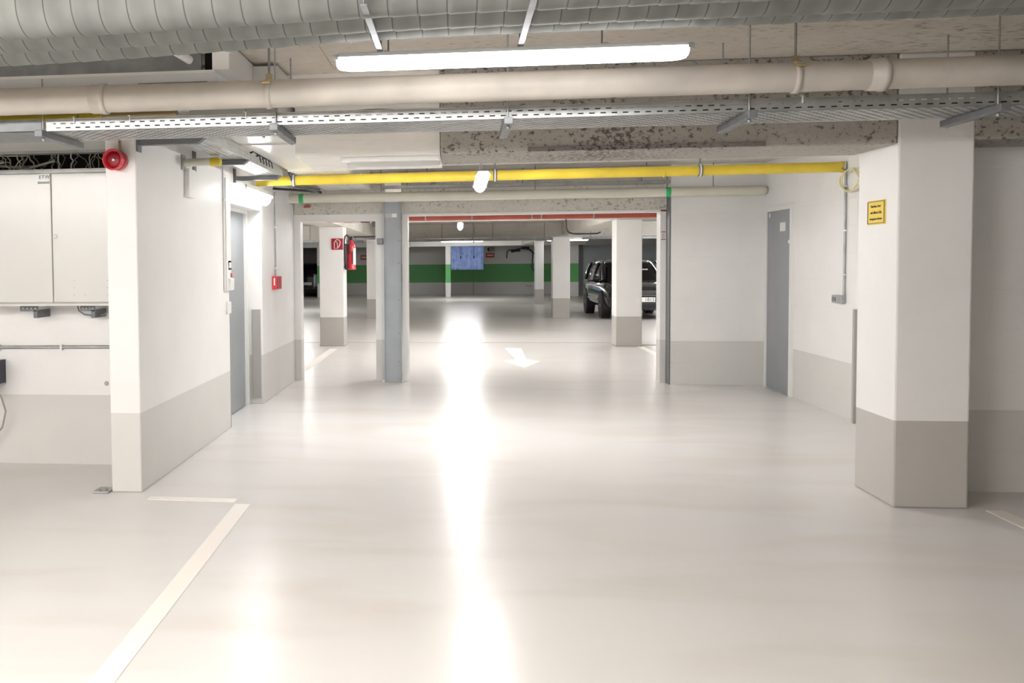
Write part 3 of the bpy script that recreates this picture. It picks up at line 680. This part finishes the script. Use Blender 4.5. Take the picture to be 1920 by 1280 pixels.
# ================================================================== YELLOW GAS PIPE (middle)
t = thing('gas_pipe', (.9, 9.3, 2.28), 'long bright yellow pipe crossing behind the rough beam', 'pipe')
MB().tube([(-1.95, 9.3, 2.262), (3.46, 9.3, 2.285)], .048, 28).build('pipe_run', 'yellow', t)
for x in (-.93, 1.9): MB().lathe((x, 9.3, 2.272), (1,0,0), [(0,.048),(.002,.0495),(.01,.0495),(.012,.048)], 28).build('weld', 'yellow', t)
MB().lathe((3.46, 9.3, 2.285), (1,0,0), [(0,.05),(.01,.052),(.035,.052)], 28).build('wall_collar', 'yellow', t)
for x, lab in ((-1.58, 'left'), (.355, 'middle'), (2.23, 'right')):
    c = thing('pipe_clamp', (x, 9.3, 2.27), lab+' dark steel clamp around the yellow pipe', 'clamp', 'clamps of the yellow pipe')
    z = 2.262+(x+1.95)*.00425
    MB().lathe((x-.018, 9.3, z), (1,0,0), [(0,.0485),(.001,.056),(.035,.056),(.036,.0485)], 24).build('ring', 'grey_m', c)
    MB().lathe((x-.006, 9.3, z), (1,0,0), [(0,.0565),(.001,.0575),(.012,.0575),(.013,.0565)], 24).build('rubber_liner', 'label', c)
    MB().tube([(x, 9.3, z+.055), (x, 9.3, CH)], .006, 8).build('rod', 'grey_m', c)

# ================================================================== CREAM PIPE (before portal)
t = thing('drain_pipe', (.66, 11.5, 2.235), 'cream drain pipe above the wide opening with green bands', 'pipe')
MB().tube([(-2.01, 11.48, 2.235), (3.44, 11.48, 2.235)], .056, 32).build('pipe_run', 'beige2', t)
MB().lathe((3.40, 11.48, 2.235), (1,0,0), [(0,.056),(.04,.054),(.07,.045),(.09,.03),(.095,.001)], 32).build('rounded_end', 'beige2', t)
for x in (-1.86, 2.40):
    g = MB().lathe((x-.028, 11.48, 2.235), (1,0,0), [(0,.0562),(.001,.0572),(.055,.0572),(.056,.0562)], 32).build('tape_band', 'green', t); g['label'] = 'green tape band'
for x in (-.9, .9, 2.9): MB().tube([(x, 11.48, 2.29), (x, 11.48, CH)], .005, 6).build('hanger_rod', 'galv_d', t)
tag(MB().box(-1.87, -1.80, 11.72, 11.78, 2.14, 2.16).box(-1.83, -1.80, 11.70, 11.78, 2.16, 2.175).build('shutoff_valve', 'red_p'), 'tiny red shutoff valve under left end of the cream pipe', 'valve')
# services above cream pipe: trays / trunking
for (x0, x1, y, z, lab) in ((-.65, 2.42, 11.2, 2.40, 'nearer'), (-.9, 2.44, 11.6, 2.345, 'farther')):
    tt = thing('cable_trunking', ((x0+x1)/2, y, z), lab+' pale trunking above the cream pipe', 'trunking', 'trunkings above the cream pipe')
    box(x0, x1, y, y+.12, z, z+.035).build('trunk', 'galv', tt, bevel=.003)
    for x in (x0+.3, (x0+x1)/2, x1-.3): MB().tube([(x, y+.06, z+.03), (x, y+.06, CH)], .005, 6).build('rod', 'grey_m', tt)
tag(box(.82, .94, 11.1, 11.25, 2.37, 2.44).build('junction_box', 'galv_d'), 'grey junction box above the cream pipe right of the end-on lamp', 'junction box')
struct(box(-1.0, 3.5, 10.4, 10.55, 2.50, CH).build('trim_9', 'rough_pale'))
# cable bundle behind tray, left
tag(MB().tube([(-1.62, 9.25, 2.335), (-1.60, 9.22, 2.29), (-1.585, 9.3, 2.21), (-1.52, 9.8, 2.215), (-1.50, 10.2, 2.22), (-1.50, 10.4, 2.225)], .010, 10).build('cable_bundle', 'cable'), 'bent dark cable bundle wrapping down behind the yellow pipe', 'cable')
tag(MB().tube([(-1.47, 10.46, 2.228), (-1.6, 10.45, 2.245), (-2.008, 10.45, 2.28)], .013, 10).build('cable_bundle', 'black'), 'thick black cable bend left above the green tape', 'cable')
tag(MB().tube([(-1.99, 9.9, 2.35), (-1.85, 11.0, 2.36), (-1.68, 11.75, 2.36)], .012, 8).build('conduit', 'galv'), 'grey conduit crossing ceiling corner above the cream pipe left end', 'conduit')

# right wall things
t = thing('conduit', (3.49, 9.24, 1.1), 'thin grey vertical conduit on right wall below the yellow cable coil', 'conduit')
MB().tube([(3.485, 9.24, 1.12), (3.485, 9.24, 2.33)], .011, 8).build('pipe_run', 'galv', t)
for z in (1.3, 1.7, 2.1): box(3.47, 3.5, 9.225, 9.255, z, z+.014).build('clip', 'white_p', t)
t = thing('wall_socket', (3.48, 9.3, 1.04), 'small grey socket at lower end of the right wall conduit', 'socket')
box(3.45, 3.5, 9.22, 9.44, 1.045, 1.118).build('box', 'galv', t, bevel=.006)
box(3.446, 3.451, 9.34, 9.42, 1.06, 1.10).build('flap', 'grey_m', t)
rnd = random.Random(5); pts = []
for i in range(49):
    a = 2*PI*i/16; r = .098+.008*math.sin(i*1.7)
    pts.append((3.44+.006*(i/16), 9.05+math.cos(a)*r*2.1, 2.145+math.sin(a)*r))
tag(MB().tube(pts, .0055, 8).build('cable_coil', 'cream_c'), 'coil of pale yellow cable hanging by right end of yellow pipe', 'cable')
tag(MB().tube([(3.48, 9.1, 2.24), (3.42, 9.1, 2.243), (3.40, 9.1, 2.26)], .007, 8).build('hook', 'grey_m'), 'dark hook holding the pale yellow cable coil', 'hook')
tag(MB().tube([(3.49, 10.6, 2.40), (3.2, 11.3, 2.41)], .008, 8).build('conduit', 'galv_d'), 'thin slanting conduit above right end of the cream pipe', 'conduit')
# yellow sign on pillar side
t = thing('warning_sign', (2.508, 6.17, 1.66), 'yellow sign with three lines of dark print on the pillar', 'sign')
box(2.504, 2.51, 6.05, 6.295, 1.655, 1.80).build('plate', 'yel_s', t, bevel=.001)
MB().box(2.502, 2.504, 6.055, 6.29, 1.661, 1.664).box(2.502, 2.504, 6.055, 6.29, 1.791, 1.794).box(2.502, 2.504, 6.055, 6.061, 1.661, 1.794).box(2.502, 2.504, 6.284, 6.29, 1.661, 1.794).build('border', 'ink', t)
for s_, z in (('Rauchen, Feuer', 1.765), ('und offenes Licht', 1.727), ('strengstens verboten', 1.689)):
    text(s_, .0225 if len(s_) < 18 else .020, TOLEFT, (2.503, 6.172, z), 'ink', 'lettering', t)

# ================================================================== FAR HALL
t = thing('sprinkler_pipe', (1.0, 12.9, 2.03), 'red pipe crossing just behind the wide opening', 'pipe')
MB().tube([(-1.75, 12.9, 2.055), (2.66, 12.9, 2.055)], .05, 24).build('pipe_run', 'red_p', t)
MB().lathe((2.60, 12.9, 2.055), (1,0,0), [(0,.05),(.03,.053),(.07,.053),(.09,.03),(.09,.001)], 20).build('end_cap', 'red_d', t)
for x, on in ((-.42, 'first'), (.19, 'second'), (.97, 'third'), (1.09, 'fourth'), (1.76, 'fifth')):
    c = thing('pipe_clamp', (x, 12.9, 2.06), on+' light steel clamp from the left on the red pipe', 'clamp', 'clamps of the red pipe')
    MB().lathe((x-.01, 12.9, 2.055), (1,0,0), [(0,.0505),(.001,.054),(.019,.054),(.02,.0505)], 20).build('ring', 'galv', c)
    MB().tube([(x, 12.9, 2.1), (x, 12.9, CF)], .006, 6).build('rod', 'galv', c)
tag(MB().tube([(-1.34, 12.6, 2.45), (-1.3, 12.6, 2.02), (-1.25, 12.6, 1.99), (-1.15, 12.6, 1.985), (-1.1, 12.6, 2.03)], .007, 6).build('hanging_cable', 'cable'), 'small dark cable loop under the header of the narrow opening', 'cable')
tag(MB().box(-1.12, -1.02, 12.7, 12.85, 1.93, 2.06).build('valve_box', 'grey_m'), 'dark valve box in top right corner of the narrow opening', 'box')
tag(MB().tube([(-1.82, 16.9, 1.915), (-1.3, 16.9, 1.92), (-1.22, 16.9, 1.925), (-1.17, 16.9, 1.96), (-1.16, 16.9, 2.05), (-1.16, 16.9, 2.2)], .014, 8).build('cable', 'cable'), 'dark bent cable above the extinguisher ending by the post', 'cable')
tag(MB().tube([(1.83, 16.78, 2.22), (1.84, 16.78, 2.02), (1.87, 16.78, 1.95), (1.95, 16.78, 1.92), (2.05, 16.78, 1.915), (2.36, 16.78, 1.92), (2.41, 16.78, 1.945)], .013, 8).build('cable', 'cable'), 'dark bent cable below the red pipe left of the front pillar', 'cable')
tag(MB().tube([(.40, 24.85, 2.45), (.42, 24.85, 2.2), (.38, 24.85, 2.1), (.42, 24.85, 2.0), (.40, 24.85, 1.95)], .018, 8).build('hanging_cable', 'cable_g'), 'grey cable dangling in front of the hall beam near centre', 'cable')
tag(MB().tube([(1.0, 33.65, 2.27), (1.5, 30, 2.15), (2.6, 28.5, 2.22)], .03, 8).build('conduit', 'cable_g'), 'slanting grey conduit at right of the far central lamp', 'conduit')
# trays across the hall beam
for (x0, x1, y, z, lab) in ((-1.9, 2.4, 25.05, 2.0, 'grey cable tray hung below the hall beam left of the shaded pillar'), (3.15, 9.8, 25.05, 2.0, 'dark cable tray hung below the hall beam above parked car'), (-8.8, -2.45, 25.05, 2.0, 'dark cable tray seen through top of the narrow opening')):
    tt = thing('cable_tray', ((x0+x1)/2, y, z), lab, 'cable tray', 'cable trays along the hall beam')
    MB().box(x0, x1, y-.12, y+.12, z, z+.006).box(x0, x1, y-.12, y-.114, z, z+.06).box(x0, x1, y+.114, y+.12, z, z+.06).build('trough', 'galv_d', tt)
    n = int((x1-x0)/1.2)
    for i in range(n+1):
        x = x0+.2+i*(x1-x0-.4)/max(n, 1)
        MB().tube([(x, y, z), (x, y, CF)], .008, 6).build('rod', 'galv_d', tt)
# signs on far wall
for x0, x1, z0, z1, lab in ((1.27, 1.66, 1.66, 1.87, 'small red sign with white print right of the blue sheet'), (-4.45, -4.05, 1.61, 1.84, 'small red sign behind the extinguisher on the far wall')):
    t = thing('wall_sign', ((x0+x1)/2, 44.28, z0), lab, 'sign', 'red signs on the far wall')
    box(x0, x1, 44.28, 44.3, z0, z1).build('plate', 'sign_r', t)
    box(x0+.06, x1-.06, 44.275, 44.28, (z0+z1)/2-.02, (z0+z1)/2+.02).build('print_line', 'label', t)
tag(box(-6.63, -6.62, 40.98, 41.2, 1.5, 1.8).build('red_plate', 'red'), 'tiny red plate on the far left post', 'plate')
# blue sheet
t = thing('plastic_sheet', (.41, 41.1, 1.15), 'pale blue plastic sheet hanging in the far frame', 'sheet')
us = [-.27+i*1.36/44 for i in range(45)]; mb = MB(); rings = []
for z in [1.14+i*1.0/12 for i in range(13)]:
    rings.append(z)
vs = []; fs = []
for j, z in enumerate(rings):
    for i, x in enumerate(us): vs.append((x, 41.05+.03*math.sin(i*.9)+.012*math.sin(i*2.3+j*.4), z))
k = len(us)
for j in range(12):
    for i in range(k-1): fs.append((j*k+i, j*k+i+1, (j+1)*k+i+1, (j+1)*k+i))
mb._add(vs, fs, True); sh = mb.build('sheet', 'blue_s', t)
so = sh.modifiers.new('thick', 'SOLIDIFY'); so.thickness = .006
for x in (.13, .68):
    MB().tube([(x, 40.97, 2.14), (x, 40.97, 1.72)], .008, 6).build('cord', 'cable', t)
    MB().lathe((x, 40.97, 1.60), (0,0,1), [(0,.005),(.04,.03),(.1,.03),(.13,.008)], 10).build('weight', 'cable', t)
# cable cluster on far wall
t = thing('cable_cluster', (3.0, 44.1, .4), 'drooping tangle of dark cables on far wall right of the red sign', 'cables')
def wob(pts, r, m='cable'): MB().tube(pts, r, 6).build('cable', m, t)
wob([(2.2,44.15,1.62),(2.22,44.15,1.9),(2.3,44.15,1.98),(2.6,44.15,2.0),(2.9,44.15,2.08),(3.2,44.15,2.0),(3.36,44.15,1.85),(3.35,44.15,1.55),(3.32,44.15,1.2),(3.4,44.15,1.05),(3.6,44.15,1.0),(3.7,44.15,1.15),(3.72,44.15,1.35),(3.6,44.15,1.42)], .025)
wob([(2.4,44.12,1.92),(2.6,44.12,1.96),(2.8,44.12,1.97)], .05)
wob([(3.1,44.1,2.1),(3.3,44.1,1.95),(3.42,44.1,1.8)], .03)
wob([(3.5,44.12,1.0),(3.56,44.12,.9),(3.53,44.12,.7),(3.56,44.12,.62)], .014, 'cable_g')
wob([(3.05,44.12,.42),(3.15,44.12,.37),(3.3,44.12,.38)], .014, 'cable_g')
box(2.9, 3.2, 44.05, 44.299, 2.02, 2.12).build('junction_box', 'black', t)
tag(box(3.42, 3.56, 44.22, 44.3, 1.45, 1.75).build('wall_box', 'plain'), 'pale box on far wall inside the cable tangle', 'box')
t = thing('emergency_light', (1.45, 44.2, 1.95), 'small grey wall lamp fitting above the red sign at far wall', 'lamp fitting')
box(1.42, 1.66, 44.15, 44.3, 1.95, 2.1).build('casing', 'galv_d', t, bevel=.02)
MB().lathe((1.42, 44.2, 2.03), (0,-1,0), [(0,.09),(.02,.09),(.02,.06)], 16).build('ring', 'black', t)
t = thing('door_closer', (7.6, 42.4, 1.9), 'grey mechanism box above the parked car on the pale blue gate', 'mechanism')
box(7.2, 7.7, 42.36, 42.5, 1.82, 1.95).build('casing', 'grey_m', t)
box(7.7, 8.2, 42.40, 42.5, 1.86, 1.94).build('arm', 'galv', t)

# extinguisher sign + extinguisher
t = thing('extinguisher_sign', (-2.09, 16.74, 1.7), 'square red sign with white extinguisher symbol on pillar', 'sign')
box(-2.19, -1.99, 16.735, 16.75, 1.695, 1.89).build('plate', 'sign_r', t)
sy = 16.732
MB().tube([(-2.14, sy, 1.82), (-2.14, sy, 1.715), (-2.085, sy, 1.715), (-2.085, sy, 1.80), (-2.10, sy, 1.83), (-2.125, sy, 1.835), (-2.14, sy, 1.82)], .0065, 6).build('symbol_bottle', 'label', t)
MB().tube([(-2.125, sy, 1.845), (-2.10, sy, 1.87), (-2.06, sy, 1.865), (-2.035, sy, 1.83), (-2.045, sy, 1.78), (-2.075, sy, 1.725)], .0065, 6).build('symbol_hose', 'label', t)
t = thing('fire_extinguisher', (-1.865, 16.85, 1.34), 'red fire extinguisher with black hose hung on pillar side', 'extinguisher')
MB().lathe((-1.86, 16.85, 1.34), (0,0,1), [(0,.078),(.01,.088),(.03,.088),(.05,.080),(.40,.080),(.45,.07),(.49,.04),(.50,.025),(.52,.025)], 28).build('cylinder', 'red', t)
MB().lathe((-1.86, 16.85, 1.86), (0,0,1), [(0,.025),(.03,.03),(.06,.02)], 14).build('valve', 'black', t)
MB().box(-1.92, -1.83, 16.84, 16.86, 1.91, 1.925).build('lever', 'black', t)
MB().tube([(-1.88, 16.76, 1.62), (-1.88, 16.755, 1.75), (-1.885, 16.76, 1.87), (-1.90, 16.77, 1.93), (-1.925, 16.77, 1.95), (-1.95, 16.77, 1.93), (-1.965, 16.765, 1.86), (-1.965, 16.76, 1.7), (-1.955, 16.755, 1.5), (-1.94, 16.755, 1.42)], .011, 10).build('hose', 'black', t)
MB().lathe((-1.94, 16.755, 1.44), (.1,0,-1), [(0,.012),(.03,.022),(.1,.024)], 12).build('nozzle', 'black', t)
MB().prism([(-1.845+.082*math.cos(a), 16.85+.084*math.sin(a)) for a in [-PI/2+.1*i for i in range(4, 12)]]+[(-1.845+.078*math.cos(a), 16.85+.078*math.sin(a)) for a in [-PI/2+.1*i for i in range(11, 3, -1)]], 1.43, 1.72).build('instruction_label', 'label', t)
MB().box(-1.98, -1.93, 16.8, 16.9, 1.36, 1.80).build('wall_bracket', 'grey_m', t)
MB().box(-1.835, -1.822, 16.763, 16.768, 1.45, 1.66).build('blue_label_strip', 'cable', t)

# ================================================================== FLOOR MARKINGS
def mark(pts, label, name='parking_line'):
    return tag(MB().prism(pts, 0, .0025).build(name, 'line'), label, 'floor marking')
mark([(-1.22, 0.6), (-1.13, 0.6), (-1.25, 5.66), (-1.345, 5.66)], 'long worn white line on floor in left foreground')
mark([(-1.92, 5.72), (-1.36, 5.70), (-1.36, 5.78), (-1.92, 5.80)], 'short white line on floor beside foot of the left pier')
mark([(3.0, .6), (3.10, .6), (3.10, 5.87), (3.0, 5.87)], 'white line on floor at right edge before the pillar')
mark([(-2.17, 12.25), (-2.04, 12.25), (-2.04, 16.25), (-2.17, 16.25)], 'white floor line leading to the extinguisher pillar')
mark([(3.0, 12.2), (3.11, 12.2), (3.11, 16.72), (3.0, 16.72)], 'white floor line leading to the pillar by the parked car')
mark([(.78, 16.45), (1.06, 16.35), (1.01, 14.55), (1.19, 14.2), (.91, 13.38), (.66, 14.3), (.86, 14.5)], 'white direction arrow painted on floor pointing at the viewer', 'floor_arrow')
for x, y, a in ((.2, 36.5, .1), (1.9, 42.2, .5)):
    pass

# ================================================================== CARS
def rr_ring(y, hw, zb, zt, n=24, e=4.0):
    out = []
    for i in range(n):
        a = 2*PI*i/n; c, s_ = math.cos(a), math.sin(a)
        out.append(Vector((hw*math.copysign(abs(c)**(2/e), c), y, (zb+zt)/2+(zt-zb)/2*math.copysign(abs(s_)**(2/e), s_))))
    return out
def car(x, y, rz, label, wing_glint=False, plate='1815', H=1.0):
    t = thing('car', (x, y, 0), label, 'car'); t.rotation_euler = (0, 0, rz)
    B = lambda mb, name, m, p=None, bev=0: mb.build(name, m, p or t, bev, local=True)
    st = [(0,.66,.36,.60),(.05,.78,.26,.70),(.18,.85,.22,.80),(.5,.885,.21,.89),(1.0,.90,.20,.95),(1.5,.905,.20,.97),(3.3,.905,.20,.99),(3.9,.88,.22,1.0),(4.15,.82,.27,.98),(4.22,.74,.35,.88)]
    rings = []
    for k in range(len(st)-1):
        for q in range(3):
            f = q/3; rings.append(rr_ring(*[st[k][i]*(1-f)+st[k+1][i]*f for i in range(4)]))
    rings.append(rr_ring(*st[-1])); body = B(MB().rings(rings), 'body', 'carpaint')
    # cabin (glass) and roof
    def zr(z, y0, y1, hw, n=28, e=5):
        out = []
        for i in range(n):
            a = 2*PI*i/n; c, s_ = math.cos(a), math.sin(a)
            out.append(Vector((hw*math.copysign(abs(c)**(2/e), c), (y0+y1)/2+(y1-y0)/2*math.copysign(abs(s_)**(2/e), s_), z)))
        return out
    lv = [(.93,1.0,4.12,.83),(1.05,1.22,4.10,.80),(1.25,1.55,4.02,.73),(1.40,1.82,3.92,.665)]
    B(MB().rings([zr(*l) for l in lv]), 'windows', 'glass_d')
    B(MB().rings([zr(*l) for l in ((1.40,1.82,3.92,.668),(1.45,1.98,3.85,.62),(1.475,2.2,3.7,.52),(1.48,2.6,3.3,.3))]), 'roof', 'carpaint')
    for s_ in (-1, 1):
        B(MB().tube([(s_*.80, 1.12, .95), (s_*.735, 1.56, 1.25), (s_*.665, 1.86, 1.41)], .035, 8), 'front_pillar', 'carpaint')
        B(MB().tube([(s_*.835, 2.5, .95), (s_*.745, 2.5, 1.25), (s_*.68, 2.5, 1.41)], .03, 8), 'centre_pillar', 'carpaint')
        B(MB().tube([(s_*.80, 4.02, .95), (s_*.72, 3.95, 1.25), (s_*.66, 3.85, 1.41)], .05, 8), 'rear_pillar', 'carpaint')
        B(MB().tube([(s_*.60, 1.95, 1.49), (s_*.60, 3.8, 1.49)], .014, 8), 'roof_rail', 'black')
        # mirror
        rg = [[Vector((s_*(.86+dx), 1.25+dy*math.cos(a), 1.0+.075*k*math.sin(a))) for a in [2*PI*i/12 for i in range(12)]] for dx, k, dy in ((0,.5,.03),(.04,.9,.06),(.14,1,.06),(.18,.6,.04))]
        B(MB().rings(rg), 'wing_mirror', 'black')
        # headlight, tail light
        rg = [[Vector((s_*(.58+.16*math.cos(a)*k), yy, .70+.075*math.sin(a)*k)) for a in [2*PI*i/16 for i in range(16)]] for yy, k in ((.25,1.1),(.09,1.0),(.03,.7))]
        B(MB().rings(rg), 'headlight', 'lamp_g')
        B(MB().lathe((s_*.62, .10, .42), (0,-1,0), [(0,.05),(.03,.05),(.035,.035)], 14), 'fog_light', 'chrome')
        B(MB().box(min(s_*.52,s_*.80), max(s_*.52,s_*.80), 4.08, 4.235, .72, .86), 'tail_light', 'tail', None, .02)
        # wheel arches and wheels
        for yw in (.85, 3.35):
            B(MB().lathe((s_*.70, yw, .34), (s_,0,0), [(0,.37),(.20,.37),(.215,.35)], 28), 'wheel_arch', 'black')
            wh = B(MB().lathe((s_*.68, yw, .325), (s_,0,0), [(0,.26),(.01,.31),(.04,.325),(.2,.325),(.235,.305),(.24,.22)], 32), 'wheel', 'black')
            B(MB().lathe((s_*.905, yw, .325), (s_,0,0), [(0,.215),(.012,.21),(.015,.15),(.006,.06),(.02,.04)], 24), 'rim', 'galv', wh)
        B(MB().box(min(s_*.90,s_*.915), max(s_*.90,s_*.915), 1.35, 2.9, .45, .50), 'side_trim', 'silver')
        for yh in (1.6, 2.75): B(MB().box(min(s_*.905,s_*.925), max(s_*.905,s_*.925), yh, yh+.18, .86, .885), 'door_handle', 'chrome')
    B(MB().box(-.42, .42, -.012, .06, .62, .72), 'grille', 'black', None, .01)
    for z in (.64, .67, .70): B(MB().box(-.41, .41, -.018, -.012, z-.004, z+.004), 'grille_bar', 'chrome')
    B(MB().box(-.80, .80, -.03, .15, .30, .44), 'bumper', 'black', None, .03)
    B(MB().box(-.80, .80, 4.1, 4.27, .30, .46), 'rear_bumper', 'black', None, .03)
    pf = B(MB().box(-.26, .26, -.036, -.03, .50-.06, .50+.055), 'number_plate', 'label', None, .004)
    pr = B(MB().box(-.26, .26, 4.27, 4.276, .52, .64), 'rear_number_plate', 'label', None, .004)
    cu = bpy.data.curves.new('t', 'FONT'); cu.body = plate; cu.size = .12; cu.extrude = .001; cu.align_x = 'RIGHT'; cu.align_y = 'CENTER'
    ob = bpy.data.objects.new('t', cu); COL.objects.link(ob); bpy.context.view_layer.update()
    me = bpy.data.meshes.new_from_object(ob.evaluated_get(bpy.context.evaluated_depsgraph_get())); bpy.data.objects.remove(ob)
    me.transform(Matrix.Translation((.245, -.038, .497)) @ Matrix.Rotation(PI/2, 4, 'X')); me.materials.clear(); me.materials.append(M['ink'])
    if plate:
        o = bpy.data.objects.new('plate_number', me); COL.objects.link(o); o.parent = pf
    B(MB().tube([(-.5, 1.05, 1.0), (-.1, 1.2, 1.08)], .01, 6), 'wiper', 'black')
    B(MB().box(.25, .40, 1.50, 1.52, 1.18, 1.24), 'inspection_sticker', 'label')
    if wing_glint:  # pale panel standing in for the highlight on the rear quarter
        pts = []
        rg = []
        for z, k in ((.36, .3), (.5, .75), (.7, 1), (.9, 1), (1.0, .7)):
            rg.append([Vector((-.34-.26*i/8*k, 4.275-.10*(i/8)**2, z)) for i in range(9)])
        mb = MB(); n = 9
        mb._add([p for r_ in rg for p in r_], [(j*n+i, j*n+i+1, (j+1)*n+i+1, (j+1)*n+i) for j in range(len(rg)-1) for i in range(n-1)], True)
        o = mb.build('wing_glint_panel', 'silver', t, 0, local=True); o['label'] = 'pale panel painting a highlight on the rear wing'
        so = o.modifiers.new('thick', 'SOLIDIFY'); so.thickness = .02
    return t
car(4.54, 24.35, .02, 'dark parked car facing the viewer, partly hidden by the front pillar')
car(-6.75, 46.1, PI+.03, 'dark car with painted wing highlight seen from behind in the far left bay', wing_glint=True, plate='')
